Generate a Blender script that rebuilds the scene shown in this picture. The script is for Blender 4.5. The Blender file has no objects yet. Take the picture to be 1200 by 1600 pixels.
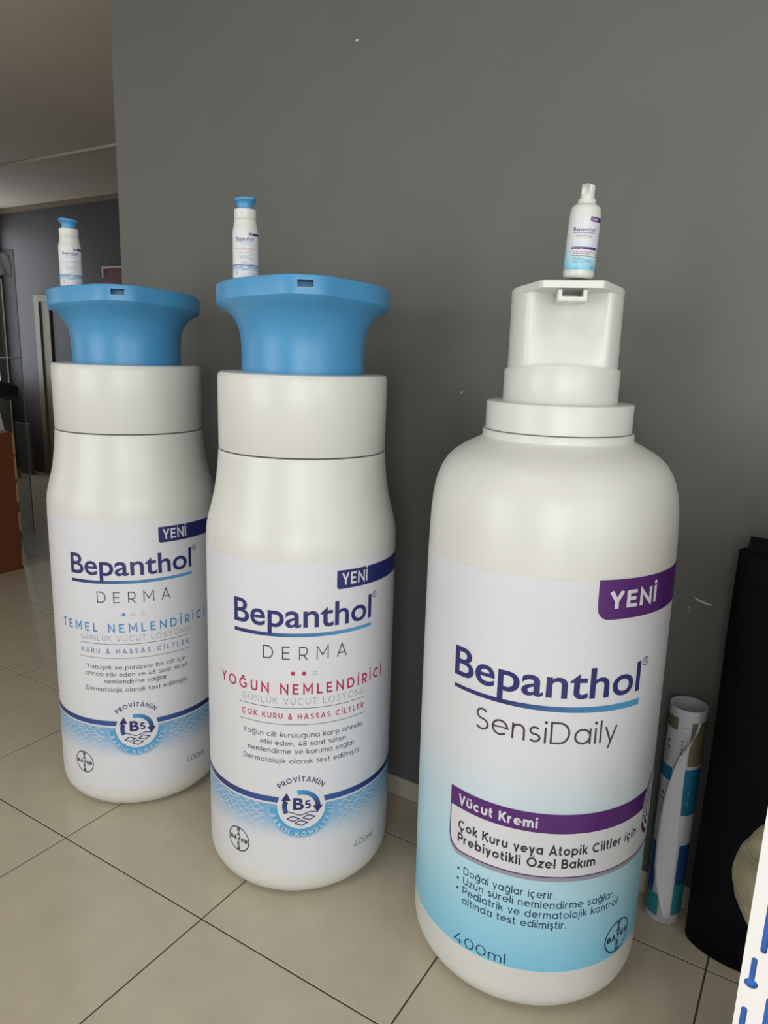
import bpy, bmesh, math, random
from math import sin, cos, pi, radians, sqrt, atan2, hypot
from mathutils import Vector, Matrix
random.seed(7)
SC = bpy.context.scene
COL = SC.collection

# ------------------------------------------------------------------ camera
F_PX, PITCH, ROLL, YAW, EYE = 1121.72, 0.2162675, 0.0322995, -0.5498455, 1.53
fwd = Vector((cos(PITCH) * sin(YAW), cos(PITCH) * cos(YAW), -sin(PITCH)))
rt0 = Vector((cos(YAW), -sin(YAW), 0)); up0 = rt0.cross(fwd)
rt = rt0 * cos(ROLL) + up0 * sin(ROLL); up = -rt0 * sin(ROLL) + up0 * cos(ROLL)
cd = bpy.data.cameras.new('camera'); cam = bpy.data.objects.new('camera', cd); COL.objects.link(cam)
cam.matrix_world = Matrix(((rt.x, up.x, -fwd.x, 0), (rt.y, up.y, -fwd.y, 0), (rt.z, up.z, -fwd.z, EYE), (0, 0, 0, 1)))
cd.sensor_fit = 'VERTICAL'; cd.sensor_height = 36; cd.sensor_width = 27; cd.lens = 36 * F_PX / 1600; cd.clip_start = .02
SC.camera = cam
# ------------------------------------------------------------------ world, exposure
SC.view_settings.view_transform = 'Standard'; SC.view_settings.look = 'None'
SC.view_settings.gamma = 1; SC.view_settings.use_curve_mapping = False
SC.view_settings.exposure = -0.67
W = bpy.data.worlds.new('overcast'); SC.world = W; W.use_nodes = True
W.node_tree.nodes['Background'].inputs[0].default_value = (.75, .85, 1, 1)
W.node_tree.nodes['Background'].inputs[1].default_value = .6
# window light: windows in the room's walls, some added for light from the right (centre, size, facing, strength)
WARM = (.975, .99, .985); COOL = (.90, .95, 1.0)
WINDOWS = [  # name, axis, fixed, a0, a1, z0, z1, strength, colour
    ('y', -2.6, -4.2, -1.7, .45, 2.7, 7.0, WARM),
    ('y', -2.6, .35, 2.9, .45, 2.7, 10.5, WARM),  # unseen window behind the camera, added for light from the right
    ('x', -8.6, 4.30, 5.10, 1.0, 2.85, 9.0, COOL),
    ('x', -5.2, -.9, .6, .95, 2.6, 2.8, WARM),
    ('x', 3.25, -2.2, .3, .7, 2.7, 6.5, WARM),  # unseen window, added to brighten the cream bottle's right side
]
# ceiling light panels (centre x, y, half sizes, strength)
PANELS = [(-.80, .10, .60, .30, 6.5), (.95, .75, .60, .30, 4.0)]
try:
    SC.cycles.max_bounces = 8; SC.cycles.transparent_max_bounces = 32; SC.cycles.diffuse_bounces = 5; SC.cycles.caustics_reflective = False; SC.cycles.caustics_refractive = False
    SC.cycles.use_denoising = True
except Exception: pass

# ------------------------------------------------------------------ helpers
def lin(r, g, b):
    f = lambda c: (c / 255) / 12.92 if c / 255 <= .04045 else (((c / 255) + .055) / 1.055) ** 2.4
    return (f(r), f(g), f(b))
def mat(name, col, rough=.5, noise=0, nscale=20, bump=0, bscale=80, metal=0, coat=0, spec=.5):
    m = bpy.data.materials.new(name); m.use_nodes = True; n = m.node_tree; b = n.nodes['Principled BSDF']
    b.inputs['Base Color'].default_value = (*col, 1); b.inputs['Roughness'].default_value = rough
    b.inputs['Metallic'].default_value = metal; b.inputs['Coat Weight'].default_value = coat
    b.inputs['Specular IOR Level'].default_value = spec
    tc = n.nodes.new('ShaderNodeTexCoord')
    if noise:
        t = n.nodes.new('ShaderNodeTexNoise'); t.inputs['Scale'].default_value = nscale; t.inputs['Detail'].default_value = 5
        n.links.new(tc.outputs['Object'], t.inputs['Vector'])
        r = n.nodes.new('ShaderNodeValToRGB'); r.color_ramp.elements[0].position = .3; r.color_ramp.elements[1].position = .7
        r.color_ramp.elements[0].color = (*[c * (1 - noise) for c in col], 1)
        r.color_ramp.elements[1].color = (*[min(1, c * (1 + noise)) for c in col], 1)
        n.links.new(t.outputs[0], r.inputs[0]); n.links.new(r.outputs[0], b.inputs['Base Color'])
    if bump:
        t = n.nodes.new('ShaderNodeTexNoise'); t.inputs['Scale'].default_value = bscale; t.inputs['Detail'].default_value = 4
        n.links.new(tc.outputs['Object'], t.inputs['Vector'])
        u = n.nodes.new('ShaderNodeBump'); u.inputs['Strength'].default_value = bump; u.inputs['Distance'].default_value = .002
        n.links.new(t.outputs[0], u.inputs['Height']); n.links.new(u.outputs[0], b.inputs['Normal'])
    return m
def ink_mat(name, rough):
    m = mat(name, (1, 1, 1), rough); n = m.node_tree
    a = n.nodes.new('ShaderNodeAttribute'); a.attribute_name = 'ink'
    n.links.new(a.outputs['Color'], n.nodes['Principled BSDF'].inputs['Base Color'])
    return m
M = {
    'white': mat('white_plastic', lin(213, 214, 210), .33),
    'blue': mat('sky_blue_plastic', lin(72, 145, 194), .36),
    'ink': ink_mat('printed_vinyl', .38),
    'paper': ink_mat('printed_paper', .6),
    'wall': mat('grey_wall_paint', lin(99, 100, 97), .55, .035, 3, .12, 60),
    'farwall': mat('dark_wall_paint', lin(78, 74, 77), .6, .03, 3),
    'ceiling': mat('ceiling_paint', lin(196, 186, 172), .8, .03, 2),
    'tile': mat('beige_glazed_tile', lin(190, 181, 161), .2, .05, 9, .03, 6),
    'grout': mat('dark_grout', lin(70, 60, 48), .9, .2, 60),
    'skirt': mat('skirting_tile', lin(190, 184, 170), .3, .04, 9),
    'frame': mat('taupe_door_frame', lin(128, 116, 100), .45, .06, 8),
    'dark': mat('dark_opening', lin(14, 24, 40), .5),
    'room': mat('pale_wall_paint', lin(196, 192, 184), .7),
    'metal': mat('window_frame_paint', lin(150, 148, 145), .4),
    'carton': mat('brown_cardboard', lin(112, 58, 30), .75, .08, 14, .1, 120),
    'tape': mat('kraft_edge', lin(165, 138, 100), .6),
    'cartonprint': mat('carton_print', lin(40, 20, 12), .7),
    'whitebox': mat('white_cardboard', lin(196, 194, 190), .6),
    'black': mat('black_fabric', (.008, .008, .009), .7, .3, 40, .2, 200),
    'roll': mat('black_sheet', (.004, .0045, .007), .7, .2, 12, .1, 40, spec=.12),
    'greyboard': mat('grey_board', lin(110, 108, 108), .6),
    'picture': mat('dark_red_panel', lin(112, 44, 54), .5, .1, 10),
    'picframe': mat('white_frame', lin(220, 220, 220), .4),
    'film': mat('white_film', lin(235, 233, 232), .45, .04, 6, .6, 14),
    'upright': mat('white_powder_coat', lin(226, 225, 226), .42, .01, 30, .04, 300),
    'slotblue': mat('blue_lining', lin(46, 98, 178), .5),
    'straw': mat('beige_wrap', lin(116, 110, 88), .85, .3, 34, 1.0, 60),
    'scuff': mat('bare_plaster', lin(205, 205, 202), .8),
}
gl = bpy.data.materials.new('clear_acrylic'); gl.use_nodes = True; n_ = gl.node_tree; n_.nodes.clear()
a_ = n_.nodes.new('ShaderNodeBsdfTransparent'); a_.inputs[0].default_value = (.90, .92, .92, 1)
b_ = n_.nodes.new('ShaderNodeBsdfGlossy'); b_.inputs['Roughness'].default_value = .08
l_ = n_.nodes.new('ShaderNodeLayerWeight'); l_.inputs[0].default_value = .25
x_ = n_.nodes.new('ShaderNodeMixShader'); o_ = n_.nodes.new('ShaderNodeOutputMaterial')
p_ = n_.nodes.new('ShaderNodeMath'); p_.operation = 'POWER'; p_.inputs[1].default_value = 3.5; q_ = n_.nodes.new('ShaderNodeMath'); q_.operation = 'MULTIPLY_ADD'; q_.inputs[1].default_value = .5; q_.inputs[2].default_value = .03
n_.links.new(l_.outputs['Facing'], p_.inputs[0]); n_.links.new(p_.outputs[0], q_.inputs[0]); n_.links.new(q_.outputs[0], x_.inputs[0]); n_.links.new(a_.outputs[0], x_.inputs[1]); n_.links.new(b_.outputs[0], x_.inputs[2]); n_.links.new(x_.outputs[0], o_.inputs[0])
M['acrylic'] = gl
def emit(name, col, s):
    m = bpy.data.materials.new(name); m.use_nodes = True; n = m.node_tree; n.nodes.clear()
    e = n.nodes.new('ShaderNodeEmission'); e.inputs[0].default_value = (*col, 1); e.inputs[1].default_value = s
    o = n.nodes.new('ShaderNodeOutputMaterial'); n.links.new(e.outputs[0], o.inputs[0]); return m

fm_ = M['film'].node_tree; tr_ = fm_.nodes.new('ShaderNodeBsdfTranslucent'); tr_.inputs[0].default_value = (.9, .9, .9, 1); mx_ = fm_.nodes.new('ShaderNodeMixShader'); mx_.inputs[0].default_value = .6
out_ = [n for n in fm_.nodes if n.type == 'OUTPUT_MATERIAL'][0]; fm_.links.new(fm_.nodes['Principled BSDF'].outputs[0], mx_.inputs[1]); fm_.links.new(tr_.outputs[0], mx_.inputs[2]); fm_.links.new(mx_.outputs[0], out_.inputs[0])

class MB:
    """collects vertices, faces and ink colours of ONE mesh object"""
    def __init__(s): s.v, s.f, s.c = [], [], []
    def add(s, vs, fs, col=(1, 1, 1)):
        o = len(s.v); s.v += [tuple(v) for v in vs]; s.f += [tuple(i + o for i in f) for f in fs]
        s.c += list(col) if isinstance(col, list) else [col] * len(vs)
        return s
    def box(s, x0, x1, y0, y1, z0, z1, rz=0, piv=(0, 0)):
        vs = [(x, y, z) for x in (x0, x1) for y in (y0, y1) for z in (z0, z1)]
        if rz: vs = [(piv[0] + (x - piv[0]) * cos(rz) - (y - piv[1]) * sin(rz), piv[1] + (x - piv[0]) * sin(rz) + (y - piv[1]) * cos(rz), z) for x, y, z in vs]
        return s.add(vs, [(0, 1, 3, 2), (4, 6, 7, 5), (0, 4, 5, 1), (2, 3, 7, 6), (0, 2, 6, 4), (1, 5, 7, 3)])
    def rings(s, rows, closed=True, cap0=False, cap1=False):
        n = len(rows[0]); vs = [p for r in rows for p in r]; fs = []
        for i in range(len(rows) - 1):
            for j in range(n if closed else n - 1):
                k = (j + 1) % n; fs.append((i * n + j, i * n + k, (i + 1) * n + k, (i + 1) * n + j))
        if cap0: fs.append(tuple(range(n - 1, -1, -1)))
        if cap1: fs.append(tuple((len(rows) - 1) * n + j for j in range(n)))
        return s.add(vs, fs)
    def lathe(s, prof, n=96):
        return s.rings([[(r * sin(2 * pi * j / n), -r * cos(2 * pi * j / n), z) for j in range(n)] for r, z in prof],
                       cap0=prof[0][0] > 1e-6, cap1=prof[-1][0] > 1e-6)
    def build(s, name, m, parent=None, smooth=None, ink=False, loc=None, bevel=0):
        me = bpy.data.meshes.new(name); me.from_pydata(s.v, [], s.f); me.materials.append(m)
        if ink:
            a = me.attributes.new('ink', 'FLOAT_COLOR', 'POINT'); buf = []
            for c in s.c: buf += [c[0], c[1], c[2], 1.0]
            a.data.foreach_set('color', buf)
        me.validate(); me.update()
        if bevel:
            bm = bmesh.new(); bm.from_mesh(me)
            bmesh.ops.bevel(bm, geom=bm.edges[:], offset=bevel, segments=2, affect='EDGES', profile=.5, clamp_overlap=True)
            bm.to_mesh(me); bm.free()
        if smooth is not None:
            me.shade_smooth(); me.set_sharp_from_angle(angle=radians(smooth))
        o = bpy.data.objects.new(name, me); COL.objects.link(o); o.parent = parent
        if loc: o.location = loc
        return o
def tag(o, label=None, cat=None, group=None, kind=None):
    for k, v in (('label', label), ('category', cat), ('group', group), ('kind', kind)):
        if v: o[k] = v
    return o
def empty(name, loc, rz=0):
    o = bpy.data.objects.new(name, None); COL.objects.link(o); o.location = loc; o.rotation_euler = (0, 0, rz); o.empty_display_size = .05
    return o
def cut(o, cutter):
    for q in (o, cutter):
        bm = bmesh.new(); bm.from_mesh(q.data); bmesh.ops.recalc_face_normals(bm, faces=bm.faces); bm.to_mesh(q.data); bm.free()
    md = o.modifiers.new('b', 'BOOLEAN'); md.operation = 'DIFFERENCE'; md.object = cutter; md.solver = 'EXACT'
    bpy.context.view_layer.update(); dg = bpy.context.evaluated_depsgraph_get()
    me = bpy.data.meshes.new_from_object(o.evaluated_get(dg)); o.modifiers.clear(); o.data = me
    cm = cutter.data; bpy.data.objects.remove(cutter); bpy.data.meshes.remove(cm)
def copy_tree(o, parent=None):
    c = o.copy(); COL.objects.link(c); c.parent = parent
    for ch in list(o.children): copy_tree(ch, c)
    return c

# ------------------------------------------------------------------ a monoline sans alphabet (cap height 1)
def arc(cx, cy, rx, ry, a0, a1, n=None):
    n = n or max(3, int(abs(a1 - a0) / 15))
    return [(cx + rx * cos(radians(a0 + (a1 - a0) * i / n)), cy + ry * sin(radians(a0 + (a1 - a0) * i / n))) for i in range(n + 1)]
def dot(x, y, r): return ('dot', x, y, r)
XH = .72
def glyph(ch, w):
    h = w / 2; T = 1 - h; S = []; X = XH; XT = XH - h; r = (X - w) / 2; ym = X / 2; rr = r + .005
    bx = h + rr  # centre of a round lower-case bowl whose left edge is at 0
    if ch == ' ': return [], .32
    if ch == 'A': return [[(h * .75, 0), (.42, 1 - h * .2), (.84 - h * .75, 0)], [(.20, .29), (.64, .29)]], .84
    if ch == 'B':
        m = .52; a = (T - m) / 2; b = (m - h) / 2
        return [[(h, 0), (h, 1)], [(h, T)] + arc(.36, m + a, .22, a, 90, -90) + [(h, m)], [(.36, m)] + arc(.40, h + b, .24, b, 90, -90) + [(h, h)]], .68
    if ch in 'CÇ': S = [arc(.5, .5, .5 - h, .5 - h, 48, 312, 16)]; adv = .90
    elif ch == 'D': return [[(h, 0), (h, 1)], [(h, T)] + arc(.38, .5, .44 - h, .5 - h, 90, -90, 10) + [(h, h)]], .84
    elif ch == 'E': return [[(.58, T), (h, T), (h, h), (.60, h)], [(h, .51), (.53, .51)]], .62
    elif ch in 'GĞ': S = [arc(.5, .5, .5 - h, .5 - h, 48, 335, 17) + [(.94 - h, .47), (.56, .47)]]; adv = .98
    elif ch == 'H': return [[(h, 0), (h, 1)], [(.78 - h, 0), (.78 - h, 1)], [(h, .5), (.78 - h, .5)]], .80
    elif ch == 'I': return [[(h, 0), (h, 1)]], w
    elif ch == 'İ': return [[(h, 0), (h, 1)], dot(h, 1.2, max(.07, w * .58))], w
    elif ch == 'K': return [[(h, 0), (h, 1)], [(.66, 1), (h, .36)], [(.28, .55), (.70, 0)]], .70
    elif ch == 'L': return [[(h, 1), (h, h), (.54, h)]], .55
    elif ch == 'M': return [[(h, 0), (h, 1 - h * .3), (.47, .32), (.94 - h, 1 - h * .3), (.94 - h, 0)]], .94
    elif ch == 'N': return [[(h, 0), (h, T), (.80 - h, h), (.80 - h, 1)]], .80
    elif ch in 'OÖ': S = [arc(.52, .5, .52 - h, .5 - h, 0, 360, 28)]; adv = 1.04
    elif ch == 'P': return [[(h, 0), (h, 1)], [(h, T)] + arc(.36, .66, .27 - h * .3, .34 - h, 90, -90) + [(h, .32 + h)]], .64
    elif ch == 'R': return [[(h, 0), (h, 1)], [(h, T)] + arc(.36, .66, .27 - h * .3, .34 - h, 90, -90) + [(h, .32 + h)], [(.34, .34), (.62, 0)]], .66
    elif ch in 'SŞ':
        a = (T - .52) / 2; b = (.52 - h) / 2
        S = [arc(.31, .52 + a, .26 - h * .4, a, 35, 270, 11) + arc(.31, .52 - b, .30 - h * .4, b, 90, -145, 11)[1:]]; adv = .62
    elif ch == 'T': return [[(0, T), (.66, T)], [(.33, 0), (.33, T)]], .66
    elif ch in 'UÜ': S = [[(h, 1)] + arc(.38, .38, .38 - h, .38 - h, 180, 360, 10) + [(.76 - h, 1)]]; adv = .76
    elif ch == 'V': return [[(h * .75, 1), (.39, h * .3), (.78 - h * .75, 1)]], .78
    elif ch == 'Y': return [[(h * .8, 1), (.37, .42), (.74 - h * .8, 1)], [(.37, .45), (.37, 0)]], .74
    elif ch == 'Z': return [[(.02, T), (.60, T), (.04, h), (.64, h)]], .66
    elif ch == '&': return [[(.70, h * .2), (.22, .66)] + arc(.34, .80, .16, .17, 200, -40, 9) + [(.16, .42)] + arc(.28, .25, .24, .23, 140, 310, 9) + [(.66, .46)]], .74
    elif ch == '0': return [arc(.35, .5, .35 - h, .5 - h, 0, 360, 24)], .70
    elif ch == '4': return [[(.70, .24), (.06, .24), (.46, 1)], [(.50, .48), (.50, 0)]], .72
    elif ch == '5': return [[(.54, T), (.14, T), (.10, .58)] + arc(.27, .33, .29 - h * .4, .33 - h, 120, -140, 12)], .60
    elif ch == '8': return [arc(.32, .75, .24 - h * .4, .25 - h, 0, 360, 16), arc(.32, .27, .32 - h, .27 - h, 0, 360, 18)], .64
    elif ch == '.': return [dot(.07, .07, max(.065, h * 1.1))], .14
    elif ch == ',': return [[(.10, .10), (.04, -.13)]], .14
    elif ch == '•': return [dot(.10, .5, .11)], .30
    # lower case
    elif ch == 'a': return [arc(bx, ym, rr, r, 0, 360, 22), [(2 * bx - h, 0), (2 * bx - h, X)]], 2 * bx
    elif ch == 'b': return [arc(bx, ym, rr, r, 0, 360, 22), [(h, 0), (h, 1.03)]], 2 * bx
    elif ch == 'd': return [arc(bx, ym, rr, r, 0, 360, 22), [(2 * bx - h, 0), (2 * bx - h, 1.03)]], 2 * bx
    elif ch in 'cç': S = [arc(bx, ym, rr, r, 50, 310, 14)]; adv = 2 * bx - .06
    elif ch == 'e': return [[(w * .6, ym + .01), (2 * bx - h * .8, ym + .01)] + arc(bx, ym, rr, r, 4, 318, 18)], 2 * bx
    elif ch in 'gğ': S = [arc(bx, ym, rr, r, 0, 360, 22), [(2 * bx - h, X), (2 * bx - h, .0)] + arc(bx, .0, rr, r * .85, 0, -140, 8)[1:]]; adv = 2 * bx
    elif ch == 'h': return [[(h, 0), (h, 1.03)], [(h, .38)] + arc(h + .235, X - .235 - h, .235, .235, 180, 0, 8) + [(h + .47, 0)]], .47 + w
    elif ch == 'i': return [[(h, 0), (h, X)], dot(h, .94, max(.07, w * .58))], w
    elif ch == 'ı': return [[(h, 0), (h, X)]], w
    elif ch == 'j': return [[(h, X), (h, -.10)] + arc(h - .14, -.12, .14, .12, 0, -80, 4)[1:], dot(h, .94, max(.07, w * .58))], w
    elif ch == 'k': return [[(h, 0), (h, 1.03)], [(.50, X), (h, .24)], [(.24, .40), (.54, 0)]], .54
    elif ch == 'l': return [[(h, 0), (h, 1.03)]], w
    elif ch == 'm': return [[(h, 0), (h, X)], [(h, .38)] + arc(h + .2, X - .2 - h, .2, .2, 180, 0, 8) + [(h + .4, 0)],
                            [(h + .4, .38)] + arc(h + .6, X - .2 - h, .2, .2, 180, 0, 8) + [(h + .8, 0)]], .8 + w
    elif ch == 'n': return [[(h, 0), (h, X)], [(h, .38)] + arc(h + .235, X - .235 - h, .235, .235, 180, 0, 8) + [(h + .47, 0)]], .47 + w
    elif ch in 'oö': S = [arc(bx, ym, rr, r, 0, 360, 22)]; adv = 2 * bx
    elif ch == 'p': return [arc(bx, ym, rr, r, 0, 360, 22), [(h, -.26), (h, X)]], 2 * bx
    elif ch == 'r': return [[(h, 0), (h, X)], [(h, .40)] + arc(h + .25, X - .25 - h, .25, .25, 180, 85, 5)], .33 + h
    elif ch in 'sş':
        a = (XT - ym - .01) / 2; b = (ym + .01 - h) / 2
        S = [arc(.24, ym + .01 + a, .20 - h * .4, a, 35, 270, 9) + arc(.24, ym + .01 - b, .23 - h * .4, b, 90, -145, 9)[1:]]; adv = .48
    elif ch == 't': return [[(.15, .95), (.15, .20)] + arc(.15 + .15, .17, .15, .17 - h, 180, 290, 5)[1:], [(0, XT), (.36, XT)]], .38
    elif ch in 'uü': S = [[(h, X)] + arc(h + .23, .235 + h * .5, .23, .235 - h * .5, 180, 360, 8) + [(h + .46, X)]]; adv = .46 + w
    elif ch == 'v': return [[(h * .7, X), (.30, h * .3), (.60 - h * .7, X)]], .60
    elif ch == 'y': return [[(h * .7, X), (.31, h * .2)], [(.60 - h * .7, X), (.20, -.27)]], .60
    elif ch == 'z': return [[(.03, XT), (.46, XT), (.04, h), (.50, h)]], .52
    else: raise ValueError(ch)
    top = 1.0 if ch.isupper() else X
    if ch in 'ÜÖüö':
        q = max(.06, w * .5)
        S += [dot(adv / 2 - .15, top + .17, q), dot(adv / 2 + .15, top + .17, q)]
    if ch in 'Ğğ': S.append(arc(adv / 2, top + .24, .17, .13, 200, 340, 5))
    if ch in 'ÇçŞş': S.append([(adv / 2 + .02, h), (adv / 2 - .02, -.10)] + arc(adv / 2 - .01, -.17, .08, .07, 90, -110, 4))
    return S, adv
def ribbon(pts, w, closed=False):
    """quads along a polyline with mitred corners"""
    h = w / 2; n = len(pts); L = []; R_ = []
    for i, (x, y) in enumerate(pts):
        def d(a, b):
            dx, dy = b[0] - a[0], b[1] - a[1]; l = hypot(dx, dy) or 1; return dx / l, dy / l
        d0 = d(pts[i - 1], pts[i]) if i else None; d1 = d(pts[i], pts[i + 1]) if i < n - 1 else None
        if closed and i in (0, n - 1): d0, d1 = d(pts[-2], pts[-1]), d(pts[0], pts[1])
        d0 = d0 or d1; d1 = d1 or d0
        nx, ny = -(d0[1] + d1[1]), d0[0] + d1[0]; l = hypot(nx, ny)
        if l < .3: nx, ny, l = -d0[1], d0[0], 1
        nx /= l; ny /= l; k = h / max(.38, nx * -d0[1] + ny * d0[0])
        L.append((x + nx * k, y + ny * k)); R_.append((x - nx * k, y - ny * k))
    return [(R_[i], R_[i + 1], L[i + 1], L[i]) for i in range(n - 1)]
def text_polys(txt, w, x0, x1, y0, cap, size_x=1.0):
    """polygons of a line of text whose glyphs are 'cap' high and spread between x0 and x1"""
    gs = [glyph(c, w) for c in txt]
    if size_x is None:   # letters as wide as the line asks for, with even tracking
        size_x = min(1.4, max(.8, ((x1 - x0) / cap) / (sum(a for _, a in gs) + .15 * (len(gs) - 1))))
    kx = cap * size_x
    nat = sum(a for _, a in gs) * kx; tr = (x1 - x0 - nat) / max(1, len(gs) - 1); x = x0; out = []
    for st, adv in gs:
        for p in glyph_polys(st, w): out.append([(x + a * kx, y0 + b * cap) for a, b in p])
        x += adv * kx + tr
    return out
def glyph_polys(st, w):
    out = []
    for q in st:
        if isinstance(q, tuple):
            _, a, b, r = q; out.append([(a + r * cos(2 * pi * i / 12), b + r * sin(2 * pi * i / 12)) for i in range(12)])
        else: out += ribbon(q, w, closed=len(q) > 10 and hypot(q[0][0] - q[-1][0], q[0][1] - q[-1][1]) < 1e-6)
    return out
def arc_text(txt, w, cx, cy, r, a_start, a_end, cap, inward=False):
    """text around a circle; inward: tops point to the centre (text along the bottom)"""
    gs = [glyph(c, w) for c in txt]; nat = sum(a for _, a in gs) * cap; span = abs(radians(a_end - a_start)) * r
    tr = (span - nat) / (len(gs) - 1); x = 0; out = []; sg = 1 if inward else -1
    for st, adv in gs:
        am = radians(a_start) + sg * (x + adv * cap / 2) / r
        ca, sa = cos(am), sin(am)
        for p in glyph_polys(st, w):
            q = []
            for a, b in p:
                u = (a - adv / 2) * cap; v = (b - .5) * cap
                if inward: q.append((cx + (r - v) * ca - u * sa, cy + (r - v) * sa + u * ca))
                else: q.append((cx + (r + v) * ca + u * sa, cy + (r + v) * sa - u * ca))
            out.append(q)
        x += adv * cap + tr
    return out
_font = {}
def font_mesh(txt, x0, x1, y0, y1, offset=0, cap_txt=None):
    """the built-in outline font, as triangles fitted to a box and cut into narrow columns"""
    cu = bpy.data.curves.new('t', 'FONT'); cu.body = txt; cu.offset = offset; cu.resolution_u = 6; cu.fill_mode = 'FRONT'
    o = bpy.data.objects.new('t', cu); COL.objects.link(o); bpy.context.view_layer.update()
    me = bpy.data.meshes.new_from_object(o.evaluated_get(bpy.context.evaluated_depsgraph_get()))
    bpy.data.objects.remove(o)
    bm = bmesh.new(); bm.from_mesh(me); bpy.data.meshes.remove(me); bpy.data.curves.remove(cu)
    bmesh.ops.remove_doubles(bm, verts=bm.verts, dist=1e-5)
    xs = [v.co.x for v in bm.verts]; ax, bx_ = min(xs), max(xs)
    # height measured on the first letter (a capital): from 0 to its top
    top = max(v.co.y for v in bm.verts if v.co.x < ax + .25 * (bx_ - ax) / max(1, len(txt) * .25) * .3 + .2)
    for v in bm.verts: v.co = Vector((x0 + (v.co.x - ax) / (bx_ - ax) * (x1 - x0), y0 + v.co.y / top * (y1 - y0), 0))
    k = x0 + .012
    while k < x1:
        bmesh.ops.bisect_plane(bm, geom=bm.verts[:] + bm.edges[:] + bm.faces[:], plane_co=(k, 0, 0), plane_no=(1, 0, 0), dist=1e-6); k += .012
    bm.verts.index_update()
    vs = [(v.co.x, v.co.y) for v in bm.verts]; fs = [tuple(v.index for v in f.verts) for f in bm.faces]; bm.free()
    return vs, fs

class Art:
    """flat print wrapped round a body of revolution: s = arc length at radius RW, z = height"""
    def __init__(s, rad, RW, off): s.mb = MB(); s.rad, s.RW, s.off = rad, RW, off
    def P(s, a, z):
        r = s.rad(z) + s.off; t = a / s.RW; return (r * sin(t), -r * cos(t), z)
    def polys(s, ps, col):
        for p in ps:
            area = sum(p[i][0] * p[(i + 1) % len(p)][1] - p[(i + 1) % len(p)][0] * p[i][1] for i in range(len(p)))
            if area < 0: p = p[::-1]
            s.mb.add([s.P(*q) for q in p], [tuple(range(len(p)))], col)
        return s
    def raw(s, vf, col):
        vs, fs = vf; s.mb.add([s.P(*q) for q in vs], fs, col); return s
    def grid(s, s0, s1, z0, z1, col, ns=None, nz=None):
        """col may be a function of (s, z)"""
        ns = ns or max(1, int((s1 - s0) / .011)); nz = nz or max(1, int((z1 - z0) / .012)); vs = []; cs = []
        for j in range(nz + 1):
            for i in range(ns + 1):
                a = s0 + (s1 - s0) * i / ns; z = z0 + (z1 - z0) * j / nz
                vs.append(s.P(a, z)); cs.append(col(a, z) if callable(col) else col)
        fs = [(j * (ns + 1) + i, j * (ns + 1) + i + 1, (j + 1) * (ns + 1) + i + 1, (j + 1) * (ns + 1) + i) for j in range(nz) for i in range(ns)]
        s.mb.add(vs, fs, cs); return s
    def cols(s, s0, s1, top, bot, col, n=None):
        """columns between two edges given as functions of s"""
        n = n or max(2, int((s1 - s0) / .008)); vs = []; cs = []
        for i in range(n + 1):
            a = s0 + (s1 - s0) * i / n; c = col(a) if callable(col) else col
            vs += [s.P(a, bot(a)), s.P(a, top(a))]; cs += [c, c]
        s.mb.add(vs, [(2 * i, 2 * i + 2, 2 * i + 3, 2 * i + 1) for i in range(n)], cs); return s
    def disc(s, cs_, cz, r, col, r0=0.0, n=48, col_edge=None, zf=1.0, m=6):
        vs = []; cc = []
        for k in range(m + 1):
            q = r0 + (r - r0) * k / m
            for i in range(n):
                vs.append(s.P(cs_ + q * cos(2 * pi * i / n), cz + zf * q * sin(2 * pi * i / n)))
                t = k / m; cc.append(tuple(col[x] + (col_edge[x] - col[x]) * t for x in range(3)) if col_edge else col)
        fs = [(k * n + i, (k + 1) * n + i, (k + 1) * n + (i + 1) % n, k * n + (i + 1) % n) for k in range(m) for i in range(n)]
        s.mb.add(vs, fs, cc); return s
    def line(s, pts, w, col, closed=False): return s.polys(ribbon(pts, w, closed), col)
    def build(s, name, parent, label=None, m='ink'):
        o = s.mb.build(name, M[m], parent, smooth=60, ink=True)
        if label: o['label'] = label
        if any(k in name for k in ('lettering', 'lattice', 'print', 'emblem')) and 'disc' not in name: o['kind'] = 'stuff'
        return o
def mix(a, b, t): t = min(1, max(0, t)); return tuple(a[i] + (b[i] - a[i]) * t for i in range(3))
def sm(t): t = min(1, max(0, t)); return t * t * (3 - 2 * t)
NAVY, PURPLE, MIDBLUE, SKY = lin(38, 42, 104), lin(84, 36, 112), lin(74, 140, 196), lin(84, 158, 206)
LABELW = lin(214, 215, 221); INKBLACK = lin(44, 44, 62); GREYT = lin(140, 140, 148); RED = lin(172, 36, 82); DEEP = lin(22, 52, 92)
def logo(A, s0, s1, zb, zt, rs):
    vf = font_mesh('Bepanthol', s0, s1, zb, zt, offset=.013)
    A.raw(vf, NAVY)
    cx, cz = s1 + rs * 1.5, zt - rs * .4
    A.polys(ribbon(arc(cx, cz, rs, rs, 0, 360, 20), rs * .22, True), NAVY)
    A.polys([[(cx + (a - .33) * rs, cz + (b - .5) * rs) for a, b in p] for p in glyph_polys(glyph('R', .16)[0], .16)], NAVY)
def bayer(A, cs, cz, r, col, zf=1.0):
    A.polys(ribbon(arc(cs, cz, r, r * zf, 0, 360, 40), r * .085, True), col)
    cap = r * .33; w = .24
    A.polys(text_polys('BAYER', w, cs - r * .86, cs + r * .86, cz - cap / 2, cap, None), col)
    for i, c in enumerate('BAYER'):
        if i == 2: continue
        st, adv = glyph(c, w); y = cz + (2 - i) * r * .40 - cap / 2
        A.polys([[(cs + (a - adv / 2) * cap * 1.2, y + b * cap) for a, b in p] for p in glyph_polys(st, w)], col)
    return A

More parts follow.
